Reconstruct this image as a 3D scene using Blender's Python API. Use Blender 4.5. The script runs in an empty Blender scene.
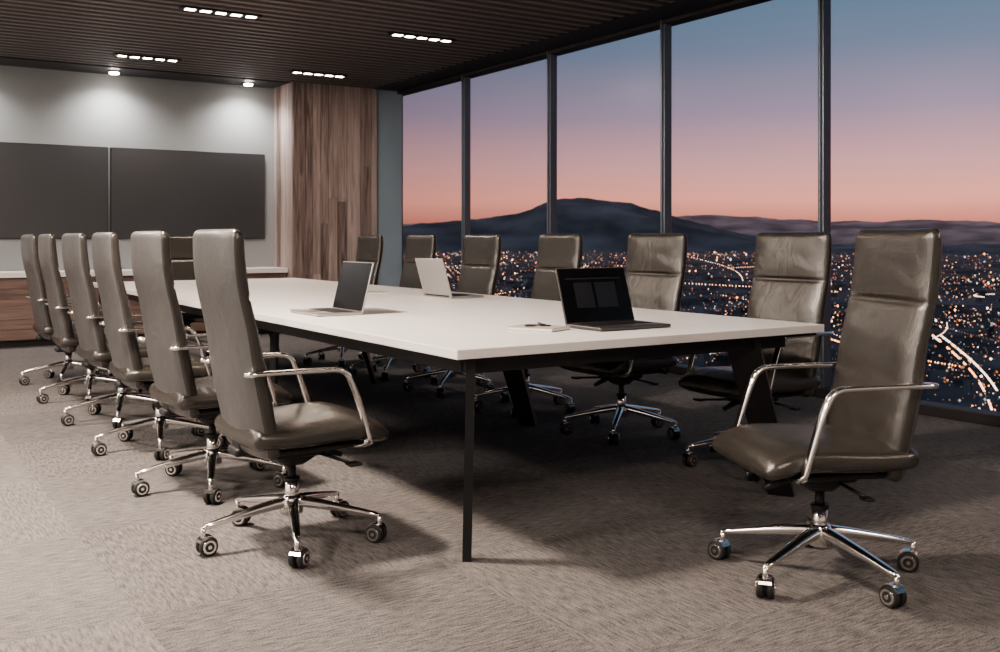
import bpy, bmesh, math, random
from mathutils import Vector, Matrix
random.seed(7)
scn = bpy.context.scene
COL = scn.collection
rad = math.radians
try:
    scn.view_settings.look = 'AgX - Medium High Contrast'
except Exception: pass

# ------------------------------------------------------------------ materials
def new_mat(name):
    m = bpy.data.materials.new(name); m.use_nodes = True
    nt = m.node_tree; b = nt.nodes['Principled BSDF']
    return m, nt, b

def simple(name, col, rough=0.5, metal=0.0, bump=None, spec=None, coat=None, emis=None):
    m, nt, b = new_mat(name)
    b.inputs['Base Color'].default_value = (*col, 1)
    b.inputs['Roughness'].default_value = rough
    b.inputs['Metallic'].default_value = metal
    if spec is not None: b.inputs['Specular IOR Level'].default_value = spec
    if coat is not None: b.inputs['Coat Weight'].default_value = coat
    tc = nt.nodes.new('ShaderNodeTexCoord')
    n = nt.nodes.new('ShaderNodeTexNoise'); n.inputs['Scale'].default_value = bump[0] if bump else 30
    nt.links.new(tc.outputs['Object'], n.inputs['Vector'])
    mr = nt.nodes.new('ShaderNodeMapRange')
    mr.inputs['To Min'].default_value = max(0, rough - 0.04); mr.inputs['To Max'].default_value = min(1, rough + 0.04)
    nt.links.new(n.outputs['Fac'], mr.inputs['Value']); nt.links.new(mr.outputs['Result'], b.inputs['Roughness'])
    if bump:
        bp = nt.nodes.new('ShaderNodeBump'); bp.inputs['Strength'].default_value = bump[1]
        bp.inputs['Distance'].default_value = 0.002
        nt.links.new(n.outputs['Fac'], bp.inputs['Height']); nt.links.new(bp.outputs['Normal'], b.inputs['Normal'])
    if emis:
        b.inputs['Emission Color'].default_value = (*emis[0], 1); b.inputs['Emission Strength'].default_value = emis[1]
    return m

def leather(name, col, rough):
    m, nt, b = new_mat(name)
    tc = nt.nodes.new('ShaderNodeTexCoord')
    v = nt.nodes.new('ShaderNodeTexVoronoi'); v.inputs['Scale'].default_value = 260
    n = nt.nodes.new('ShaderNodeTexNoise'); n.inputs['Scale'].default_value = 7; n.inputs['Detail'].default_value = 4; n.inputs['Distortion'].default_value = 0.5
    nt.links.new(tc.outputs['Object'], v.inputs['Vector']); nt.links.new(tc.outputs['Object'], n.inputs['Vector'])
    mix = nt.nodes.new('ShaderNodeMixRGB')
    mix.inputs[1].default_value = (*[c * 0.86 for c in col], 1); mix.inputs[2].default_value = (*[c * 1.14 for c in col], 1)
    nt.links.new(n.outputs['Fac'], mix.inputs[0]); nt.links.new(mix.outputs[0], b.inputs['Base Color'])
    add = nt.nodes.new('ShaderNodeMath'); add.operation = 'MULTIPLY_ADD'; add.inputs[1].default_value = 14.0
    nt.links.new(n.outputs['Fac'], add.inputs[0]); nt.links.new(v.outputs['Distance'], add.inputs[2])
    bp = nt.nodes.new('ShaderNodeBump'); bp.inputs['Strength'].default_value = 0.38; bp.inputs['Distance'].default_value = 0.0015
    nt.links.new(add.outputs[0], bp.inputs['Height']); nt.links.new(bp.outputs['Normal'], b.inputs['Normal'])
    b.inputs['Roughness'].default_value = rough
    b.inputs['Specular IOR Level'].default_value = 1.0
    return m

M_leather = leather('leather_taupe', (0.040, 0.036, 0.032), 0.26)
M_shell = leather('leather_back_shell', (0.088, 0.087, 0.087), 0.32)
M_chrome = simple('polished_aluminium', (0.88, 0.86, 0.84), 0.14, 1.0)
M_black = simple('black_plastic', (0.018, 0.018, 0.02), 0.45)
M_blackmetal = simple('black_powder_coat', (0.022, 0.022, 0.025), 0.38, 0.3)
M_white = simple('white_laminate', (0.84, 0.82, 0.81), 0.34, 0.0)
M_wheel = simple('caster_rubber', (0.03, 0.03, 0.03), 0.5)
M_silver = simple('laptop_aluminium', (0.45, 0.44, 0.44), 0.35, 0.8)
M_darkalu = simple('laptop_graphite', (0.12, 0.12, 0.125), 0.35, 0.7)
M_screen = simple('screen_glass', (0.012, 0.012, 0.014), 0.10)
M_ui = simple('screen_window', (0.02, 0.02, 0.025), 0.2, emis=((0.25, 0.28, 0.32), 0.02))
M_key = simple('keycaps', (0.015, 0.015, 0.016), 0.5)
M_tv = simple('tv_panel', (0.055, 0.055, 0.060), 0.32)
M_tvframe = simple('tv_bezel', (0.012, 0.012, 0.012), 0.4)
M_mull = simple('mullion_metal', (0.24, 0.28, 0.33), 0.33, 0.6)
M_soffit = simple('soffit_dark', (0.035, 0.034, 0.037), 0.5)
M_paper = simple('notebook_cover', (0.42, 0.40, 0.38), 0.6)
M_slat = simple('ceiling_slat', (0.16, 0.14, 0.138), 0.5)
M_void = simple('ceiling_void', (0.006, 0.006, 0.006), 0.9)

def wall_mat(name, col):
    m, nt, b = new_mat(name)
    n = nt.nodes.new('ShaderNodeTexNoise'); n.inputs['Scale'].default_value = 1.3; n.inputs['Detail'].default_value = 6
    g = nt.nodes.new('ShaderNodeNewGeometry'); nt.links.new(g.outputs['Position'], n.inputs['Vector'])
    mix = nt.nodes.new('ShaderNodeMixRGB')
    mix.inputs[1].default_value = (*[c * .93 for c in col], 1); mix.inputs[2].default_value = (*[c * 1.05 for c in col], 1)
    nt.links.new(n.outputs['Fac'], mix.inputs[0]); nt.links.new(mix.outputs[0], b.inputs['Base Color'])
    b.inputs['Roughness'].default_value = 0.75
    return m
M_wall = wall_mat('wall_paint_grey', (0.31, 0.325, 0.335))
M_wallL = wall_mat('wall_paint_light', (0.72, 0.72, 0.72))
M_col = wall_mat('column_paint', (0.36, 0.45, 0.52))

def carpet():
    m, nt, b = new_mat('carpet_tiles')
    N = nt.nodes; L = nt.links
    g = N.new('ShaderNodeNewGeometry')
    mp = N.new('ShaderNodeMapping'); L.new(g.outputs['Position'], mp.inputs['Vector'])
    mp.inputs['Location'].default_value = (-0.72, -0.1, 0)
    fl = N.new('ShaderNodeVectorMath'); fl.operation = 'FLOOR'
    L.new(mp.outputs[0], fl.inputs[0])
    wn = N.new('ShaderNodeTexWhiteNoise'); wn.noise_dimensions = '2D'; L.new(fl.outputs[0], wn.inputs['Vector'])
    sx = N.new('ShaderNodeSeparateXYZ'); L.new(mp.outputs[0], sx.inputs[0])
    lt = N.new('ShaderNodeMath'); lt.operation = 'LESS_THAN'; lt.inputs[1].default_value = 0.0; L.new(sx.outputs['X'], lt.inputs[0])
    ch = N.new('ShaderNodeTexChecker'); ch.inputs['Scale'].default_value = 1.0
    mpc = N.new('ShaderNodeMapping'); mpc.inputs['Location'].default_value = (-0.72, -0.1, .5); L.new(g.outputs['Position'], mpc.inputs['Vector']); L.new(mpc.outputs[0], ch.inputs['Vector'])
    def streak(sc, det=2):
        mm = N.new('ShaderNodeMapping'); mm.inputs['Scale'].default_value = sc
        L.new(g.outputs['Position'], mm.inputs['Vector'])
        n = N.new('ShaderNodeTexNoise'); n.inputs['Scale'].default_value = 1; n.inputs['Detail'].default_value = det
        L.new(mm.outputs[0], n.inputs['Vector']); return n
    s1 = streak((105, 16, 1), 2); s2 = streak((16, 105, 1), 2)
    mx = N.new('ShaderNodeMixRGB'); L.new(ch.outputs['Fac'], mx.inputs[0]); L.new(s2.outputs['Fac'], mx.inputs[1]); L.new(s1.outputs['Fac'], mx.inputs[2])
    fine = N.new('ShaderNodeTexNoise'); fine.inputs['Scale'].default_value = 180; fine.inputs['Detail'].default_value = 2
    L.new(g.outputs['Position'], fine.inputs['Vector'])
    big = N.new('ShaderNodeTexNoise'); big.inputs['Scale'].default_value = 1.6; big.inputs['Detail'].default_value = 6
    L.new(g.outputs['Position'], big.inputs['Vector'])
    a1 = N.new('ShaderNodeMath'); a1.operation = 'MULTIPLY_ADD'; a1.inputs[1].default_value = 1.0
    L.new(mx.outputs[0], a1.inputs[0]); L.new(fine.outputs['Fac'], a1.inputs[2])
    a2 = N.new('ShaderNodeMath'); a2.operation = 'MULTIPLY_ADD'; a2.inputs[1].default_value = 0.06
    L.new(wn.outputs['Value'], a2.inputs[0]); L.new(a1.outputs[0], a2.inputs[2])
    a24 = N.new('ShaderNodeMath'); a24.operation = 'MULTIPLY_ADD'; a24.inputs[1].default_value = 0.07
    L.new(lt.outputs[0], a24.inputs[0]); L.new(a2.outputs[0], a24.inputs[2])
    a25 = N.new('ShaderNodeMath'); a25.operation = 'MULTIPLY_ADD'; a25.inputs[1].default_value = 0.045
    L.new(ch.outputs['Fac'], a25.inputs[0]); L.new(a24.outputs[0], a25.inputs[2])
    a3 = N.new('ShaderNodeMath'); a3.operation = 'MULTIPLY_ADD'; a3.inputs[1].default_value = 0.22
    L.new(big.outputs['Fac'], a3.inputs[0]); L.new(a25.outputs[0], a3.inputs[2])
    mr = N.new('ShaderNodeMapRange'); mr.inputs['From Min'].default_value = 0.78; mr.inputs['From Max'].default_value = 1.62
    L.new(a3.outputs[0], mr.inputs['Value'])
    cr = N.new('ShaderNodeValToRGB')
    cr.color_ramp.elements[0].color = (0.046, 0.045, 0.047, 1); cr.color_ramp.elements[1].color = (0.295, 0.275, 0.268, 1)
    L.new(mr.outputs[0], cr.inputs[0]); L.new(cr.outputs[0], b.inputs['Base Color'])
    bp = N.new('ShaderNodeBump'); bp.inputs['Strength'].default_value = 0.5; bp.inputs['Distance'].default_value = 0.003
    L.new(a1.outputs[0], bp.inputs['Height']); L.new(bp.outputs[0], b.inputs['Normal'])
    b.inputs['Roughness'].default_value = 0.95
    b.inputs['Specular IOR Level'].default_value = 0.15
    return m
M_carpet = carpet()

def wood(name, c0, c1, vertical=True, attr=True):
    m, nt, b = new_mat(name); N = nt.nodes; L = nt.links
    g = N.new('ShaderNodeNewGeometry')
    mp = N.new('ShaderNodeMapping'); mp.inputs['Scale'].default_value = (16, 16, .9) if vertical else (1.2, 14, 18)
    L.new(g.outputs['Position'], mp.inputs['Vector'])
    n = N.new('ShaderNodeTexNoise'); n.inputs['Scale'].default_value = 1.8; n.inputs['Detail'].default_value = 7; n.inputs['Distortion'].default_value = 0.9
    at = N.new('ShaderNodeAttribute'); at.attribute_name = 'tone'
    ad = N.new('ShaderNodeVectorMath'); ad.operation = 'MULTIPLY_ADD'; ad.inputs[1].default_value = (40, 40, 40)
    L.new(at.outputs['Color'], ad.inputs[0]); L.new(mp.outputs[0], ad.inputs[2]); L.new(ad.outputs[0], n.inputs['Vector'])
    ma = N.new('ShaderNodeMath'); ma.operation = 'MULTIPLY_ADD'; ma.inputs[1].default_value = 0.40
    L.new(at.outputs['Fac'], ma.inputs[0]); L.new(n.outputs['Fac'], ma.inputs[2])
    mr = N.new('ShaderNodeMapRange'); mr.inputs['From Min'].default_value = 0.35; mr.inputs['From Max'].default_value = 1.0
    L.new(ma.outputs[0], mr.inputs['Value'])
    cr = N.new('ShaderNodeValToRGB'); cr.color_ramp.elements[0].color = (*c0, 1); cr.color_ramp.elements[1].color = (*c1, 1)
    L.new(mr.outputs[0], cr.inputs[0]); L.new(cr.outputs[0], b.inputs['Base Color'])
    b.inputs['Roughness'].default_value = 0.42
    return m
M_wood = wood('wood_planks', (0.11, 0.075, 0.070), (0.56, 0.46, 0.43))
M_wood2 = wood('credenza_wood', (0.09, 0.060, 0.053), (0.27, 0.19, 0.165), vertical=False)

def emit(name, col, s, sampling=True):
    m = bpy.data.materials.new(name); m.use_nodes = True; nt = m.node_tree
    for n in list(nt.nodes): nt.nodes.remove(n)
    o = nt.nodes.new('ShaderNodeOutputMaterial'); e = nt.nodes.new('ShaderNodeEmission')
    e.inputs[0].default_value = (*col, 1); e.inputs[1].default_value = s
    nt.links.new(e.outputs[0], o.inputs[0])
    if not sampling: m.cycles.emission_sampling = 'NONE'
    return m
M_led = emit('led_cell', (1.0, 0.80, 0.64), 26)
M_spot = emit('spot_disc', (1.0, 0.90, 0.80), 60)

# ------------------------------------------------------------------ mesh helpers
class MB:
    def __init__(s): s.v = []; s.f = []; s.m = []; s.sm = []
    def add(s, vs, fs, mi=0, smooth=False):
        o = len(s.v); s.v += [tuple(p) for p in vs]
        for f in fs: s.f.append([i + o for i in f]); s.m.append(mi); s.sm.append(smooth)
    def box(s, c, d, mi=0, M=None):
        x, y, z = c; a, b, e = d[0] / 2, d[1] / 2, d[2] / 2
        vs = [Vector((x + i * a, y + j * b, z + k * e)) for i in (-1, 1) for j in (-1, 1) for k in (-1, 1)]
        if M: vs = [M @ v for v in vs]
        s.add(vs, [(0, 1, 3, 2), (4, 6, 7, 5), (0, 4, 5, 1), (2, 3, 7, 6), (0, 2, 6, 4), (1, 5, 7, 3)], mi)
    def rbox(s, c, d, r=0.01, mi=0, M=None, seg=2):
        bm = bmesh.new(); bmesh.ops.create_cube(bm, size=1)
        for v in bm.verts: v.co = Vector((v.co.x * d[0], v.co.y * d[1], v.co.z * d[2]))
        bmesh.ops.bevel(bm, geom=bm.edges[:], offset=min(r, min(d) * 0.49), segments=seg, affect='EDGES', profile=0.5)
        bm.verts.index_update()
        vs = [v.co + Vector(c) for v in bm.verts]
        if M: vs = [M @ v for v in vs]
        s.add(vs, [[v.index for v in f.verts] for f in bm.faces], mi, False); bm.free()
    def loft(s, loops, mi=0, smooth=True, caps=True, closed=False, mfun=None):
        n = len(loops[0]); vs = [p for l in loops for p in l]; fs = []
        K = len(loops) if closed else len(loops) - 1
        for i in range(K):
            for j in range(n):
                i2 = (i + 1) % len(loops)
                fs.append((i * n + j, i * n + (j + 1) % n, i2 * n + (j + 1) % n, i2 * n + j))
        if mfun:
            o = len(s.v); s.v += [tuple(p) for p in vs]
            for k, f in enumerate(fs): s.f.append([q + o for q in f]); s.m.append(mfun(k // n, k % n)); s.sm.append(smooth)
            if caps:
                s.f.append([o + q for q in range(n)][::-1]); s.m.append(mi); s.sm.append(smooth)
                s.f.append([o + (len(loops) - 1) * n + q for q in range(n)]); s.m.append(mi); s.sm.append(smooth)
            return
        s.add(vs, fs, mi, smooth)
        if caps and not closed:
            o = len(s.v) - len(vs)
            s.f.append([o + q for q in range(n)][::-1]); s.m.append(mi); s.sm.append(False)
            s.f.append([o + (len(loops) - 1) * n + q for q in range(n)]); s.m.append(mi); s.sm.append(False)
    def cyl(s, p0, p1, r0, r1=None, n=20, mi=0, prof=None):
        p0 = Vector(p0); p1 = Vector(p1); r1 = r0 if r1 is None else r1
        t = (p1 - p0).normalized(); u = t.orthogonal().normalized(); w = t.cross(u)
        pr = prof or [(0, r0), (1, r1)]
        loops = [[p0.lerp(p1, a) + (u * math.cos(2 * math.pi * k / n) + w * math.sin(2 * math.pi * k / n)) * r for k in range(n)] for a, r in pr]
        s.loft(loops, mi, True)
    def torus(s, c, R, r, ax='z', n=28, m=8, mi=0, M=None, sy=1.0):
        loops = []
        for i in range(n):
            a = 2 * math.pi * i / n; l = []
            for j in range(m):
                b = 2 * math.pi * j / m; q = R + r * math.cos(b)
                p = (q * math.cos(a), q * math.sin(a) * sy, r * math.sin(b))
                if ax == 'y': p = (p[0], p[2], p[1])
                if ax == 'x': p = (p[2], p[0], p[1])
                p = Vector(p) + Vector(c)
                l.append(M @ p if M else p)
            loops.append(l)
        s.loft(loops, mi, True, closed=True)
    def mesh(s, name, mats):
        me = bpy.data.meshes.new(name); me.from_pydata(s.v, [], s.f)
        for m in mats: me.materials.append(m)
        me.polygons.foreach_set('material_index', s.m); me.polygons.foreach_set('use_smooth', s.sm)
        bm = bmesh.new(); bm.from_mesh(me); bmesh.ops.recalc_face_normals(bm, faces=bm.faces); bm.to_mesh(me); bm.free()
        me.update(); return me

def obj(name, me, parent=None, loc=(0, 0, 0), rz=0):
    o = bpy.data.objects.new(name, me); COL.objects.link(o); o.location = loc; o.rotation_euler = (0, 0, rz)
    if parent: o.parent = parent
    return o
def empty(name, loc=(0, 0, 0), rz=0):
    o = bpy.data.objects.new(name, None); COL.objects.link(o); o.location = loc; o.rotation_euler = (0, 0, rz); o.empty_display_size = 0.2
    return o
def boxobj(name, lo, hi, mat, parent=None, r=0):
    b = MB(); c = [(lo[i] + hi[i]) / 2 for i in range(3)]; d = [hi[i] - lo[i] for i in range(3)]
    (b.rbox(c, d, r) if r else b.box(c, d))
    return obj(name, b.mesh(name, [mat]), parent)

def chaikin(pts, it=3):
    pts = [Vector(p) for p in pts]
    for _ in range(it):
        q = [pts[0]]
        for a, b in zip(pts[:-1], pts[1:]): q += [a.lerp(b, .25), a.lerp(b, .75)]
        q.append(pts[-1]); pts = q
    return pts
def selip(w, h, n=32, p=4):
    out = []
    for k in range(n):
        a = 2 * math.pi * (k + 0.5) / n; c, s_ = math.cos(a), math.sin(a)
        out.append((math.copysign(abs(c) ** (2 / p), c) * w / 2, math.copysign(abs(s_) ** (2 / p), s_) * h / 2))
    return out
def interp(x, xs, ys):
    if x <= xs[0]: return ys[0]
    for i in range(len(xs) - 1):
        if x <= xs[i + 1]:
            t = (x - xs[i]) / (xs[i + 1] - xs[i]); return ys[i] + (ys[i + 1] - ys[i]) * t
    return ys[-1]
def smooth_interp(x, xs, ys, w):
    return sum(interp(x + w * k, xs, ys) for k in (-2, -1, 0, 1, 2)) / 5

# ------------------------------------------------------------------ chair parts (forward = +x)
def make_back():
    b = MB(); z0, z1 = 0.355, 1.165; H = z1 - z0
    seams = [0.925]
    zs = []
    K = 100
    for i in range(K + 1): zs.append(z0 + H * i / K)
    zs += [z0 + q for q in (0.002, 0.005, 0.013)] + [z1 - q for q in (0.0015, 0.004, 0.013)]
    zs = sorted(set(zs)); loops = []
    n = 48
    for z in zs:
        cx = smooth_interp(z, [.36, .50, .62, .80, .93, 1.05, 1.16], [-.165, -.195, -.222, -.250, -.282, -.300, -.302], .025)
        th = smooth_interp(z, [.36, .6, .88, .95, 1.16], [.080, .080, .066, .070, .062], .02)
        e = min(z - z0, z1 - z); r = .028; rc = .04
        f = math.sqrt(max(0.0, 1 - (1 - min(e / r, 1)) ** 2)); fc = math.sqrt(max(0, 1 - (1 - min(e / rc, 1)) ** 2))
        w = 0.485 - (1 - fc) * 2 * rc * 0.7 - max(0, (.55 - z)) * .12
        f = max(f, .04)
        br = [z0] + seams + [z1]; puff = 0
        for a, c in zip(br[:-1], br[1:]):
            if a <= z <= c: puff = math.sin(math.pi * (z - a) / (c - a)) ** 0.4
        gro = 0
        for s_ in seams: gro += math.exp(-((z - s_) / .007) ** 2)
        l = []
        for (py, px) in selip(w, th * f, n, 3.6):
            edge = 1 - min(1, abs(py) / (w / 2)) ** 3
            x = px
            if px > 0:
                x += (0.020 * puff * f - 0.007 * gro) * edge - 0.004 * gro
                x += .0010 * edge * f * math.sin(z * 61 + 3 * math.sin(py * 11) + 1.3) * math.sin(py * 9 + z * 7)
            x += 0.022 * (py / .24) ** 2
            l.append((cx + x, py, z))
        loops.append(l)
    def mf(i, j):
        return 1 if (n * 0.53 <= j <= n * 0.97) else 0
    b.loft(loops, 0, True, True, mfun=mf)
    return b.mesh('back_cushion', [M_leather, M_shell])

def make_seat():
    b = MB(); loops = []; n = 64; x0, x1 = -.225, .295
    xs = [x0, x0 + .003, x0 + .01] + [x0 + .02 + (x1 - x0 - .04) * i / 50 for i in range(51)] + [x1 - .012, x1 - .006, x1 - .002, x1]
    for x in xs:
        e = min(x - x0, x1 - x); r = .035 if x > 0 else .02
        f = max(.05, math.sqrt(max(0, 1 - (1 - min(e / r, 1)) ** 2)))
        cz = smooth_interp(x, [-.23, -.05, .12, .22, .275], [.430, .425, .435, .428, .402], .02)
        th = smooth_interp(x, [-.23, 0, .2, .275], [.085, .095, .10, .075], .02)
        fc = math.sqrt(max(0, 1 - (1 - min(e / .07, 1)) ** 2))
        w = 0.505 - (1 - fc) * .07
        g = math.exp(-((x + .085) / .005) ** 2)
        l = []
        for (py, pz) in selip(w, th * f, n, 3.4):
            zz = pz
            ed = 1 - min(1, abs(py) / (w / 2)) ** 2
            if pz > 0:
                zz += -0.005 * g + 0.010 * ed * f - 0.012 * math.exp(-((py) / .10) ** 2) * math.exp(-((x) / .14) ** 2)
                zz += .0014 * ed * f * math.sin(x * 47 + 3 * math.sin(py * 13)) * math.sin(py * 17 + x * 9 + 1)
            l.append((x, py, cz + zz))
        loops.append(l)
    b.loft(loops, 0, True, True)
    return b.mesh('seat_cushion', [M_leather])

def make_arm(sign):
    b = MB()
    y = .272 * sign
    path = chaikin([(-.235, .215 * sign, .665), (-.26, .268 * sign, .668), (-.19, y, .670), (.02, y, .668), (.095, y, .664), (.13, y, .60), (.175, y, .46), (.195, y, .395), (.185, .225 * sign, .375), (.17, .15 * sign, .372)], 3)
    loops = []
    for i, p in enumerate(path):
        t = (path[min(i + 1, len(path) - 1)] - path[max(i - 1, 0)]).normalized()
        k = min(1, max(0, (abs(t.y) - .3) / .5))
        ref = (Vector((0, 1, 0)) * (1 - k) + Vector((-sign * (1 if i < len(path) / 2 else -1), 0, 0)) * k)
        ref = (ref - t * ref.dot(t)).normalized(); nn = t.cross(ref)
        w = .034 if i > 3 else .026; h = .018
        loops.append([p + ref * a + nn * c for a, c in selip(w, h, 16, 3)])
    b.loft(loops, 0, True, True)
    return b.mesh('armrest', [M_chrome])

def make_mech():
    b = MB()
    b.rbox((0.02, 0, .374), (.36, .40, .018), .008)
    b.rbox((0.01, 0, .345), (.22, .16, .045), .015)
    b.loft([[(0.01 + a, c, .325) for a, c in selip(.18, .13, 20, 4)], [(0.0 + a, c, .29) for a, c in selip(.09, .08, 20, 3)]], 0)
    b.cyl((.06, 0, .335), (.14, -.20, .315), .006)
    b.rbox((.15, -.225, .312), (.05, .05, .012), .005)
    b.cyl((-.03, 0, .33), (-.04, .22, .315), .006)
    b.rbox((-.04, .23, .313), (.035, .045, .011), .005)
    b.rbox((-.17, 0, .36), (.12, .10, .03), .01)
    b.rbox((-.205, 0, .43), (.02, .09, .17), .008)
    b.cyl((.10, 0, .335), (.20, 0, .30), .016, .010, n=16)
    return b.mesh('tilt_mechanism', [M_black])

def make_column():
    b = MB()
    b.cyl((0, 0, .20), (0, 0, .30), .016, n=24, mi=1)
    b.cyl((0, 0, .13), (0, 0, .235), .027, .025, n=24, mi=0)
    b.cyl((0, 0, .225), (0, 0, .24), .030, n=24, mi=1)
    return b.mesh('gas_column', [M_chrome, M_black])
RB = .332
def make_base():
    b = MB()
    b.cyl((0, 0, .10), (0, 0, .175), 0, n=28, prof=[(0, .03), (.1, .042), (.6, .044), (.9, .036), (1, .030)])
    for k in range(5):
        a = rad(72 * k); u = Vector((math.cos(a), math.sin(a), 0)); w = Vector((-u.y, u.x, 0))
        loops = []
        for i in range(15):
            t = i / 14; r = .02 + t * (RB - .013)
            z = .150 - .052 * t ** 1.5 - .004 * math.sin(math.pi * t); wd = .048 - .022 * t; h = .040 - .022 * t
            if i == 14: wd *= .5; h *= .5
            loops.append([u * r + w * c + Vector((0, 0, z + e)) for c, e in selip(wd, h, 14, 2.8)])
        b.loft(loops, 0)
    return b.mesh('star_base', [M_chrome])

def make_casters():
    b = MB()
    for k in range(5):
        a = rad(72 * k); u = Vector((math.cos(a), math.sin(a), 0)) * RB
        b.cyl(u + Vector((0, 0, .055)), u + Vector((0, 0, .102)), .009, n=12, mi=1)
        th = a + rad([70, 250, 120, 95, 60][k])
        ax = Vector((math.cos(th), math.sin(th), 0)); tr = Vector((-ax.y, ax.x, 0)); c = u + Vector((0, 0, .034)) + tr * .014
        for sg in (-1, 1):
            p0 = c + ax * (.006 * sg); p1 = c + ax * (.027 * sg)
            b.cyl(p0, p1, 0, n=28, mi=0, prof=[(0, .030), (.15, .034), (.75, .034), (1, .030)])
            p2 = c + ax * (.0295 * sg)
            b.cyl(p1 - ax * .004 * sg, p2, .0255, .024, n=24, mi=1)
            b.cyl(p2, p2 + ax * .001 * sg, .017, .016, n=20, mi=0)
            b.cyl(p2, p2 + ax * .0025 * sg, .008, .007, n=14, mi=1)
        b.cyl(c - ax * .012, c + ax * .012, .022, n=16, mi=0)
        b.cyl(c - ax * .028, c + ax * .028, .007, n=10, mi=1)
        loops = []
        for i in range(9):
            t = math.pi * (0.15 + 0.7 * i / 8); q = tr * math.cos(t) + Vector((0, 0, 1)) * math.sin(t)
            loops.append([c + q * .038 + ax * .020, c + q * .038 - ax * .020, c + q * .0355 - ax * .020, c + q * .0355 + ax * .020])
        b.loft(loops, 1, False)
    return b.mesh('casters', [M_wheel, M_chrome])

P = dict(back=make_back(), seat=make_seat(), al=make_arm(1), ar=make_arm(-1), mech=make_mech(), col=make_column(), base=make_base(), cast=make_casters())
def chair(x, y, face, base_world):
    e = empty('office_chair', (x, y, 0), rad(face))
    obj('back_cushion', P['back'], e); obj('seat_cushion', P['seat'], e)
    obj('armrest_1', P['al'], e); obj('armrest_2', P['ar'], e)
    obj('tilt_mechanism', P['mech'], e); obj('gas_column', P['col'], e)
    rb = rad(base_world - face)
    obj('star_base', P['base'], e, rz=rb); obj('casters', P['cast'], e, rz=rb)

XL, XR = 1.38, 3.74
jit = [0, 1.5, -1, 2, -1.5, 1, 0]
for k in range(6):
    chair(XL + [0, 0, .015, .03, .03, .05][k], 3.57 + .985 * k, jit[k], -36 + [0, 0, 4, 2, 6, 0][k])
for k in range(6):
    chair(XR + (.03 if k == 0 else 0), 3.50 + .985 * k, 180 + jit[(k + 2) % 7], 7 + [0, 0, 2, 4, 12, 22][k])
chair(2.73, 2.24, 157, 46)
chair(2.69, 9.80, -90, 10)

# ------------------------------------------------------------------ conference table
TX0, TX1, TY0, TY1, TZ = 1.74, 3.64, 2.96, 9.35, 0.749
tb = empty('conference_table', ((TX0 + TX1) / 2, (TY0 + TY1) / 2, 0))
def tchild(name, mb, mats):
    o = obj(name, mb.mesh(name, mats), tb, loc=(-(TX0 + TX1) / 2, -(TY0 + TY1) / 2, 0)); return o
b = MB()
b.rbox(((TX0 + TX1) / 2, (TY0 + TY1) / 2, TZ - .0175), (TX1 - TX0, TY1 - TY0, .035), .003); tchild('table_top', b, [M_white])
b = MB()
b.box(((TX0 + TX1) / 2, (TY0 + TY1) / 2, TZ - .042), (TX1 - TX0 - .05, TY1 - TY0 - .05, .014))
for x in (TX0 + .10, TX1 - .25): b.rbox((x, (TY0 + TY1) / 2, .680), (.05, TY1 - TY0 - .2, .055), .004)
ys = [TY0 + .09, 5.02, 7.15, TY1 - .09]
for y in ys: b.rbox(((TX0 + TX1) / 2 - .05, y, .680), (TX1 - TX0 - .26, .05, .055), .004)
tchild('apron_frame', b, [M_blackmetal])
def leg(b, top, foot, ang, w0, w1, t=.028):
    d = Vector((math.cos(rad(ang)), math.sin(rad(ang)), 0)); q = Vector((-d.y, d.x, 0)); loops = []
    for (p, w) in ((Vector(top), w0), (Vector(foot), w1)):
        loops.append([p + d * w / 2 + q * t / 2, p - d * w / 2 + q * t / 2, p - d * w / 2 - q * t / 2, p + d * w / 2 - q * t / 2])
    b.loft(loops, 0, False)
for i, y in enumerate(ys):
    b = MB()
    leg(b, (TX0 + .11, y, .705), (TX0 + .075, y - .03, 0), 58 * (1 if i < 2 else -1), .075, .045, .032)
    tchild('leg_%d' % (2 * i + 1), b, [M_blackmetal])
    b = MB()
    leg(b, (TX1 - .40, y + .03, .705), (TX1 - .20, y - .02, 0), -58 * (1 if i < 2 else -1), .15, .11, .032)
    tchild('leg_%d' % (2 * i + 2), b, [M_blackmetal])

# ------------------------------------------------------------------ laptops
def laptop(x, y, face, body, ui, tilt=18, W=.37, D=.245, H=.25):
    e = empty('laptop', (x, y, TZ), rad(face))
    b = MB(); b.rbox((D / 2, 0, .009), (D, W, .014), .004); obj('base', b.mesh('laptop_base', [body]), e)
    b = MB(); b.box((D * .40, 0, .0165), (D * .42, W * .86, .001))
    for r in range(5):
        for c in range(14): b.box((D * .215 + r * D * .088, -W * .40 + c * W * .0615, .0178), (D * .070, W * .05, .0016))
    obj('keyboard', b.mesh('laptop_keyboard', [M_key]), e)
    b = MB(); b.rbox((D * .80, 0, .0163), (D * .30, W * .32, .0008), .0003); obj('trackpad', b.mesh('laptop_trackpad', [M_darkalu]), e)
    M = Matrix.Translation((0.004, 0, .014)) @ Matrix.Rotation(-rad(tilt), 4, 'Y')
    b = MB(); b.rbox((0, 0, H / 2), (.008, W, H), .003, M=M); obj('lid', b.mesh('laptop_lid', [body]), e)
    b = MB(); b.box((.0047, 0, H / 2), (.0015, W * .975, H * .965), M=M)
    if ui:
        b.box((.0058, 0, H * .80), (.0006, W * .80, H * .03), 1, M=M)
        b.box((.0058, -W * .17, H * .5), (.0006, W * .26, H * .46), 1, M=M)
        b.box((.0058, W * .15, H * .5), (.0006, W * .30, H * .46), 1, M=M)
    obj('screen', b.mesh('laptop_screen', [M_screen, M_ui]), e)
    b = MB(); b.cyl((0.002, -W * .42, .014), (0.002, W * .42, .014), .006, n=12); obj('hinge', b.mesh('laptop_hinge', [M_black]), e)
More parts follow.
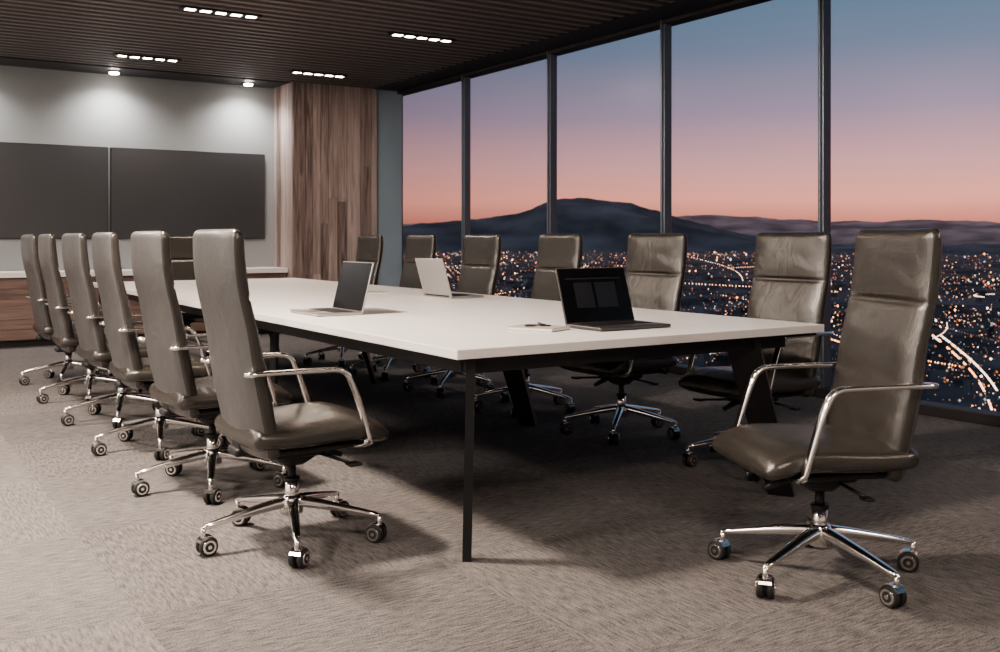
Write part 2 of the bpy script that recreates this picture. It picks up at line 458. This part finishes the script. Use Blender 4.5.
laptop(2.765, 3.46, -90, M_darkalu, True, W=.385)
laptop(2.15, 4.77, 180, M_silver, False, tilt=14, H=.255)
laptop(3.20, 5.70, 0, M_silver, False, tilt=16)

def notebook(x, y, rz, w=.15, d=.21, pen=True):
    e = empty('notebook', (x, y, TZ), rad(rz))
    b = MB(); b.rbox((0, 0, .007), (w, d, .010), .002); obj('pages', b.mesh('pages', [M_white]), e)
    b = MB(); b.rbox((0, 0, .0135), (w + .004, d + .004, .002), .0008); b.rbox((0, 0, .0011), (w + .004, d + .004, .0018), .0008)
    obj('cover', b.mesh('cover', [M_paper]), e)
notebook(2.42, 3.44, 25)
notebook(3.06, 6.35, -10)
pe = empty('pen', (2.46, 3.47, TZ + .0185), rad(70)); b = MB(); b.cyl((-.07, 0, 0), (.07, 0, 0), .004, n=10, prof=[(0, .001), (.08, .004), (1, .004)]); obj('barrel', b.mesh('pen_barrel', [M_black]), pe)
ge = empty('eyeglasses', (2.40, 3.42, TZ + .018), rad(-20))
b = MB()
for s_ in (-1, 1):
    b.torus((s_ * .033, 0, .001), .024, .0016, 'z', mi=0, sy=.8)
    b.cyl((s_ * .058, .006, .002), (-s_ * .045, .034 + .004 * s_, .004), .0016, n=8)
b.cyl((-.010, 0.006, .002), (.010, 0.006, .002), .0016, n=8)
obj('frame', b.mesh('glasses_frame', [M_black]), ge)

# ------------------------------------------------------------------ room shell
X0, X1, Y0, Y1, ZC = -2.5, 5.85, -3.0, 11.95, 3.0
boxobj('floor', (X0 - .1, Y0 - .1, -.12), (X1 + .25, Y1 + .2, 0), M_carpet)
boxobj('wall_back', (X0 - .1, Y1, 0), (X1 + .2, Y1 + .15, ZC + .15), M_wall)
boxobj('wall_left', (X0 - .15, Y0, 0), (X0, Y1, ZC + .15), M_wallL)
boxobj('wall_front', (X0 - .1, Y0 - .15, 0), (X1 + .2, Y0, ZC + .15), M_wallL)
ce = empty('ceiling', (0, 0, 0))
boxobj('ceiling_slab', (X0 - .1, Y0 - .1, ZC + .13), (X1 + .2, Y1 + .15, ZC + .25), M_void, ce)
boxobj('window_soffit', (5.45, Y0, ZC), (X1 + .2, Y1, ZC + .128), M_soffit, ce)
boxobj('back_soffit', (X0, 11.45, ZC), (5.448, Y1, ZC + .128), M_soffit, ce)
b = MB(); y = Y0 + .05
while y < 11.40:
    b.box(((X0 + 5.44) / 2, y, ZC + .05), (5.44 - X0, .065, .10)); y += .155
obj('ceiling_slats', b.mesh('ceiling_slats', [M_slat]), ce)

# wood feature block + column
b = MB(); tones = []
def plank(lo, hi):
    t = random.random(); 
    b.box([(lo[i] + hi[i]) / 2 for i in range(3)], [hi[i] - lo[i] for i in range(3)])
    tones.extend([t] * 24)
x = 4.39
while x < 5.48:
    w = random.choice([.10, .12, .15, .18]); x2 = min(x + w, 5.49); z = 0.001
    splits = [random.uniform(.6, 2.4)] if random.random() < .7 else []
    for zz in splits + [ZC - .001]:
        plank((x + .0025, 11.30 + random.uniform(0, .016), z + .001), (x2 - .0025, 11.34, zz - .001)); z = zz
    x = x2
y = 11.34
while y < 11.94:
    y2 = min(y + random.choice([.12, .15]), 11.948); plank((4.385, y + .001, 0), (4.40, y2 - .001, ZC)); y = y2
me = b.mesh('wood_panel', [M_wood])
ca = me.color_attributes.new('tone', 'FLOAT_COLOR', 'CORNER')
for i, t in enumerate(tones[:len(ca.data)]): ca.data[i].color = (t, t, t, 1)
we = empty('wall_wood_panel', (0, 0, 0)); obj('planks', me, we)
boxobj('core', (4.402, 11.342, 0), (5.49, 11.95, ZC), M_void, we)
boxobj('wall_column', (5.492, 11.34, 0), (5.85, 11.95, ZC), M_col)
boxobj('baseboard_back', (X0, 11.93, 0), (4.38, 11.949, .08), M_soffit)

# windows
mys = [11.39 - 1.66 * i for i in range(9)]
for i, my in enumerate(mys):
    b = MB(); b.rbox((X1 - .01, my, ZC / 2), (.085, .05, ZC - .002), .006); b.rbox((X1 - .06, my, ZC / 2), (.02, .020, ZC - .002), .003)
    obj('trim_%d' % (i + 1), b.mesh('mullion', [M_mull]))
gm = bpy.data.materials.new('window_glass'); gm.use_nodes = True; nt = gm.node_tree
for n in list(nt.nodes): nt.nodes.remove(n)
o_ = nt.nodes.new('ShaderNodeOutputMaterial'); mx = nt.nodes.new('ShaderNodeMixShader'); tr = nt.nodes.new('ShaderNodeBsdfTransparent'); gl = nt.nodes.new('ShaderNodeBsdfGlossy')
mx.inputs[0].default_value = .008
tr.inputs[0].default_value = (0.95, 0.97, 0.98, 1); gl.inputs['Roughness'].default_value = 0.22
nt.links.new(tr.outputs[0], mx.inputs[1]); nt.links.new(gl.outputs[0], mx.inputs[2]); nt.links.new(mx.outputs[0], o_.inputs[0])
edges = mys + [Y0]
for i in range(len(edges) - 1):
    a, c = edges[i + 1], edges[i]
    if c - a < .2: continue
    me = bpy.data.meshes.new('pane'); me.from_pydata([(X1, a + .028, .07), (X1, c - .028, .07), (X1, c - .028, ZC - .0), (X1, a + .028, ZC)], [], [(0, 1, 2, 3)]); me.materials.append(gm)
    obj('window_%d' % (i + 1), me)
b = MB(); b.rbox((X1 - .01, (Y0 + 11.33) / 2, .035), (.14, 11.33 - Y0, .07), .005); b.rbox((X1 - .01, (Y0 + 11.33) / 2, ZC - .02), (.12, 11.33 - Y0, .035), .005)
obj('trim_window_rail', b.mesh('window_rail', [M_soffit]))

# TVs
for (xa, xb) in ((.62, 2.425), (2.45, 4.255)):
    e = empty('television', ((xa + xb) / 2, 11.93, 1.65)); w = xb - xa
    b = MB(); b.rbox((0, 0, 0), (w, .05, 1.04), .004); obj('frame', b.mesh('tv_frame', [M_tvframe]), e)
    b = MB(); b.box((0, -.0262, 0), (w - .016, .002, 1.024)); obj('panel', b.mesh('tv_panel', [M_tv]), e)

# credenza
cz = empty('credenza', (1.0, 11.7, 0))
def cb(name, lo, hi, mat, r=0):
    o = boxobj(name, lo, hi, mat, cz, r); o.location = (-1.0, -11.7, 0); return o
cb('plinth', (-2.3, 11.52, 0), (4.35, 11.90, .07), M_black)
cb('carcass', (-2.35, 11.475, .07), (4.37, 11.925, .725), M_wood2)
cb('top', (-2.4, 11.44, .727), (4.375, 11.925, .785), M_white, .004)
xx = -2.34; i = 1
while xx < 4.2:
    x2 = min(xx + 1.45, 4.365)
    b = MB()
    for q in range(6): b.box(((xx + x2) / 2, 11.465, .08 + .106 * (q + .5)), (x2 - xx - .008, .016, .103))
    me = b.mesh('door_front', [M_wood2]); ca = me.color_attributes.new('tone', 'FLOAT_COLOR', 'CORNER')
    for f in range(6):
        t = random.random()
        for q in range(24): ca.data[f * 24 + q].color = (t, t, t, 1)
    o = obj('door_front_%d' % i, me, cz); o.location = (-1.0, -11.7, 0); xx = x2; i += 1

# ------------------------------------------------------------------ light fixtures
def area(name, loc, size, power, col, rot=(0, 0, 0), sy=None, spread=None, parent=None):
    l = bpy.data.lights.new(name, 'AREA'); l.energy = power; l.color = col; l.size = size
    if sy: l.shape = 'RECTANGLE'; l.size_y = sy
    if spread: l.spread = spread
    o = bpy.data.objects.new(name, l); COL.objects.link(o); o.location = loc; o.rotation_euler = rot
    if parent: o.parent = parent
    return o
for gx in (.38, 2.25, 4.12):
    for gy in (-1.65, .8, 3.25, 5.70, 8.13, 10.57):
        e = empty('recessed_ceiling_light', (gx + .285, gy, 2.99))
        b = MB(); b.rbox((0, 0, .006), (.66, .10, .03), .003); obj('housing', b.mesh('led_housing', [M_black]), e)
        b = MB()
        for c in range(5): b.rbox(((c - 2) * .126, 0, -.0102), (.078, .055, .003), .001)
        obj('led_cells', b.mesh('led_cells', [M_led]), e)
for sx in (-.6, .92, 2.44, 3.97):
    e = empty('wall_wash_downlight', (sx, 11.68, 2.99))
    b = MB(); b.torus((0, 0, 0), .055, .010); obj('ring', b.mesh('ring', [M_chrome]), e)
    b = MB(); b.cyl((0, 0, .004), (0, 0, -.022), .050, n=28); obj('disc', b.mesh('disc', [M_spot]), e)
    l = bpy.data.lights.new('wash_spot', 'SPOT'); l.energy = 80; l.color = (1, .96, .92); l.spot_size = rad(140); l.spot_blend = 1; l.shadow_soft_size = .05
    o = bpy.data.objects.new('wash_spot', l); COL.objects.link(o); o.parent = e; o.location = (0, -.05, -.05); o.rotation_euler = (rad(8), 0, 0)
WARM = (1.0, .83, .69)  # below: key set by the table's shadow, then fill lights added without fixtures
area('ceiling_key_fill_light', (.55, 4.3, 2.96), .32, 205, WARM)
area('ceiling_key_fill_light', (.2, 7.6, 2.96), .6, 95, WARM)
area('ceiling_key_fill_light', (.6, .2, 2.96), .5, 90, WARM)
area('ceiling_key_fill_light', (-1.9, 3.0, 2.96), .6, 120, (1, .9, .8))  # added fill: bounces off the left wall onto the chair backs
area('ceiling_key_fill_light', (-1.9, 6.5, 2.96), .6, 120, (1, .9, .8))  # second added fill for the left wall bounce
area('ceiling_key_fill_light', (3.6, 9.3, 2.96), .5, 40, WARM)
area('ceiling_key_fill_light', (4.6, -.6, 2.96), .6, 45, WARM)

# ------------------------------------------------------------------ outside: city, hills, sky
CH = 100.0
cyaw = rad(32.9)
fw = Vector((math.sin(cyaw), math.cos(cyaw), 0)); rt = Vector((math.cos(cyaw), -math.sin(cyaw), 0))
def haze_mat(name, near, far, d0, d1, tex=0.02, con=.6):  # distance haze and dusk light put into the emission colour
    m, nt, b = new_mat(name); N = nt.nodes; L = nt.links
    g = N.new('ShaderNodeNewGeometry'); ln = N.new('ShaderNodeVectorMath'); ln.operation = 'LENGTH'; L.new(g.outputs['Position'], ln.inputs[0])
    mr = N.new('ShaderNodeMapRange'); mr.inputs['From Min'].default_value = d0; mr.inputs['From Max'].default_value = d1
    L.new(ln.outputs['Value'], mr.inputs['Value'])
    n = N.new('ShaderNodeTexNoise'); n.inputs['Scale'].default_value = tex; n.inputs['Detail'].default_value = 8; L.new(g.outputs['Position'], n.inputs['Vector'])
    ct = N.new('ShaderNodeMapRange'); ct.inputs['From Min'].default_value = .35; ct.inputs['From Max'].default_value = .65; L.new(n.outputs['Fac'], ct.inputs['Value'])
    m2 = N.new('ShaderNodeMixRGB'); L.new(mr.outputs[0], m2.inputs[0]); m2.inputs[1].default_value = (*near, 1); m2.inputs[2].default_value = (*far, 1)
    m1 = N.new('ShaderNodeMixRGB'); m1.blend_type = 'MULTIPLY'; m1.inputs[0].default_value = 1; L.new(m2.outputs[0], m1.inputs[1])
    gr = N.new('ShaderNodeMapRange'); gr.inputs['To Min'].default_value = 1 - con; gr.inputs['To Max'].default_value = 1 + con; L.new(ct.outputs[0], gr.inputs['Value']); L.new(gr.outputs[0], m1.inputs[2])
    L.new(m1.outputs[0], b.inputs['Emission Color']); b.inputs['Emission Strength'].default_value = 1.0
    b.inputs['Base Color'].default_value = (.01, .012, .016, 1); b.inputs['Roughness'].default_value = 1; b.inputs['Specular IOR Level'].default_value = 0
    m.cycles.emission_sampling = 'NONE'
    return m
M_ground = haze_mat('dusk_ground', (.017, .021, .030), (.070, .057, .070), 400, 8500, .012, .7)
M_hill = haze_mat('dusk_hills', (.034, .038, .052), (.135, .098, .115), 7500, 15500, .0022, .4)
city = empty('city_district', (0, 0, 0))
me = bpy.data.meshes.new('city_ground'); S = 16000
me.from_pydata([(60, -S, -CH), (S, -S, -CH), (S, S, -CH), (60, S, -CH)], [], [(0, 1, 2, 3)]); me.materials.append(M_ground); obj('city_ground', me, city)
def noise1(x, s):
    i = math.floor(x); f = x - i; f = f * f * (3 - 2 * f)
    def h(k): return (math.sin(k * 127.1 + s * 311.7) * 43758.5453) % 1
    return h(i) * (1 - f) + h(i + 1) * f
def ridge(name, dist, depth, prof, amp, seed, mat):
    b = MB(); A = 900; R = 12; vs = []; fs = []
    for i in range(A + 1):
        az = rad(-65) + rad(145) * i / A
        k = math.tan(max(-1.2, min(1.2, az)))
        px = 500 + 1000 * k
        dirn = fw * math.cos(az) + rt * math.sin(az)
        base = prof(px) / 1000 * math.cos(az)
        for j in range(R + 1):
            t = j / R; d = dist - depth * (1 - t)
            h = (base * dist + CH) * math.sin(t * math.pi / 2) ** 1.6
            h += amp * dist / 1000 * (noise1(i / 19 + j * 1.3, seed) + .5 * noise1(i / 7.5 + j * 2.1, seed + 3) + .3 * noise1(i / 3 + j, seed + 7) + .12 * noise1(i * .9, seed + 9) - .95) * min(1, t * 1.5)
            p = dirn * d; vs.append((p.x, p.y, -CH - 1 + h))
    for i in range(A):
        for j in range(R):
            q = i * (R + 1) + j; fs.append((q, q + R + 1, q + R + 2, q + 1))
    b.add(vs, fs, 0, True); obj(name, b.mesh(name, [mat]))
def pmount(px):
    return smooth_interp(px, [-1500, 380, 430, 470, 495, 520, 545, 565, 600, 620, 645, 665, 690, 720, 800, 3000],
                        [2, 10, 16, 19, 23, 27, 36, 39.5, 38.5, 36, 30, 25, 18, 10, -5, -16], 5)
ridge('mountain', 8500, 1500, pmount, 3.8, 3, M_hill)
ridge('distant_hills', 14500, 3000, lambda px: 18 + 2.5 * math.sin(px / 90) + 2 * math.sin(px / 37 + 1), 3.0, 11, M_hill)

bm_ = MB()
def cpos(u_, az):
    D = CH / u_; d = fw * math.cos(az) + rt * math.sin(az); return d * D, D
for i in range(2600):
    u_ = random.uniform(.025, .22); az = rad(random.uniform(-28, 62)); p, D = cpos(u_, az)
    if p.x < 90: continue
    s_ = D * random.uniform(.004, .010); h = random.uniform(4, 12) * (2.0 if random.random() < .05 else 1)
    bm_.box((p.x, p.y, -CH + h / 2), (s_, s_ * random.uniform(.6, 1.6), h), 0, None)
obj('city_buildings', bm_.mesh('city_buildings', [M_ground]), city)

cols = [(1.0, .40, .16), (1.0, .62, .38), (1.0, .32, .26), (.98, .88, .80), (.5, .65, 1.0)]
lm = [emit('city_light_%d' % i, c, [4.5, 4, 3, 3.4, 1.6][i], False) for i, c in enumerate(cols)] + [emit('city_light_dim_%d' % i, c, 0.6, False) for i, c in enumerate(cols)]
lb = MB()
OCT = [(1, 0, 0), (0, 1, 0), (-1, 0, 0), (0, -1, 0), (0, 0, 1), (0, 0, -1)]
OF = [(0, 1, 4), (1, 2, 4), (2, 3, 4), (3, 0, 4), (1, 0, 5), (2, 1, 5), (3, 2, 5), (0, 3, 5)]
def lamp(p, r, mi): lb.add([(p.x + a * r, p.y + b_ * r, p.z + c * r) for a, b_, c in OCT], OF, mi)
def pick(): return random.choices(range(5), [38, 28, 12, 16, 6])[0] + (5 if random.random() < .70 else 0)
cl = [(.012 + .2 * random.random() ** 1.3, random.uniform(-25, 55), 1) for _ in range(170)]
for i in range(19000):
    if random.random() < .38:
        u_ = .0125 + .2 * random.random() ** 1.9; a = random.uniform(-28, 58)
    else:
        c = random.choice(cl); u_ = random.gauss(c[0], .002 + c[0] * .05); a = random.gauss(c[1], 1.3)
    if u_ < .0125: continue
    p, D = cpos(u_, rad(a))
    if p.x < 90: continue
    p.z = -CH + random.uniform(4, 16)
    r = D * random.choices([.00035, .0006, .0011], [58, 33, 9])[0] * (1 + 3.5 * max(0, u_ - .03))
    lamp(p, r, pick())
def street(a0, u0, a1, u1, bend, n, mi, k=1.0):
    for i in range(n):
        t = (i + random.uniform(-.2, .2)) / n; a = a0 + (a1 - a0) * t + bend * math.sin(math.pi * t); u_ = u0 + (u1 - u0) * t
        p, D = cpos(max(u_, .0125), rad(a)); p.z = -CH + 8; lamp(p, D * .0009 * k, mi if random.random() < .8 else 3)
for i in range(95):
    a = random.uniform(-25, 55); u_ = .014 + .18 * random.random() ** 1.3
    street(a, u_, a + random.uniform(-5, 5), u_ + random.uniform(-.015, .03), random.uniform(-1, 1), random.randint(14, 40), random.choice([0, 5, 6, 1]), .6)
street(23.4, .095, 26.2, .165, .5, 54, 0, 1.5); street(23.8, .095, 26.9, .165, .5, 54, 1, 1.4)
street(18, .10, 25, .125, -1, 60, 0, 1.0); street(8, .045, 20, .055, .5, 70, 0, .8)
obj('city_lights', lb.mesh('city_lights', lm), city)

# world
w = bpy.data.worlds.new('dusk_sky'); scn.world = w; w.use_nodes = True; nt = w.node_tree; N = nt.nodes; L = nt.links
bg = N['Background']; tc = N.new('ShaderNodeTexCoord'); sp = N.new('ShaderNodeSeparateXYZ'); L.new(tc.outputs['Generated'], sp.inputs[0])
nz = N.new('ShaderNodeTexNoise'); nz.inputs['Scale'].default_value = 3; nz.inputs['Detail'].default_value = 4
mp = N.new('ShaderNodeMapping'); mp.inputs['Scale'].default_value = (1, 1, 5); L.new(tc.outputs['Generated'], mp.inputs[0]); L.new(mp.outputs[0], nz.inputs['Vector'])
ma = N.new('ShaderNodeMath'); ma.operation = 'MULTIPLY_ADD'; ma.inputs[1].default_value = .015; L.new(nz.outputs['Fac'], ma.inputs[0]); L.new(sp.outputs['Z'], ma.inputs[2])
cr = N.new('ShaderNodeValToRGB'); L.new(ma.outputs[0], cr.inputs[0]); e = cr.color_ramp.elements
stops = [(0.0, (.25, .14, .13)), (.020, (.72, .25, .19)), (.045, (1.10, .44, .34)), (.08, (.80, .41, .41)), (.13, (.40, .30, .40)), (.19, (.20, .24, .34)), (.26, (.13, .22, .31)), (.45, (.18, .30, .44)), (1, (.24, .37, .55))]
e[0].position = 0; e[0].color = (*stops[0][1], 1); e[1].position = 1; e[1].color = (*stops[-1][1], 1)
for p_, c_ in stops[1:-1]:
    q = e.new(p_); q.color = (*c_, 1)
dt = N.new('ShaderNodeVectorMath'); dt.operation = 'DOT_PRODUCT'; dt.inputs[1].default_value = (math.cos(rad(22)), math.sin(rad(22)), 0); L.new(tc.outputs['Generated'], dt.inputs[0])
mr = N.new('ShaderNodeMapRange'); mr.inputs['From Min'].default_value = .55; mr.inputs['From Max'].default_value = 1.0; mr.inputs['To Min'].default_value = .32; mr.inputs['To Max'].default_value = 1.1
L.new(dt.outputs['Value'], mr.inputs['Value'])
ml = N.new('ShaderNodeMixRGB'); ml.blend_type = 'MULTIPLY'; ml.inputs[0].default_value = 1; L.new(cr.outputs[0], ml.inputs[1]); L.new(mr.outputs[0], ml.inputs[2])
L.new(ml.outputs[0], bg.inputs[0]); bg.inputs[1].default_value = 1.0

# ------------------------------------------------------------------ camera
cam = bpy.data.cameras.new('camera'); co = bpy.data.objects.new('camera', cam); COL.objects.link(co)
co.location = (0, 0, 1.13); co.rotation_euler = (rad(90), 0, -cyaw)
cam.lens = 36; cam.sensor_width = 36; cam.shift_y = -.087; cam.clip_start = .05; cam.clip_end = 60000
cam.dof.use_dof = True; cam.dof.focus_distance = 4.0; cam.dof.aperture_fstop = 7
scn.camera = co
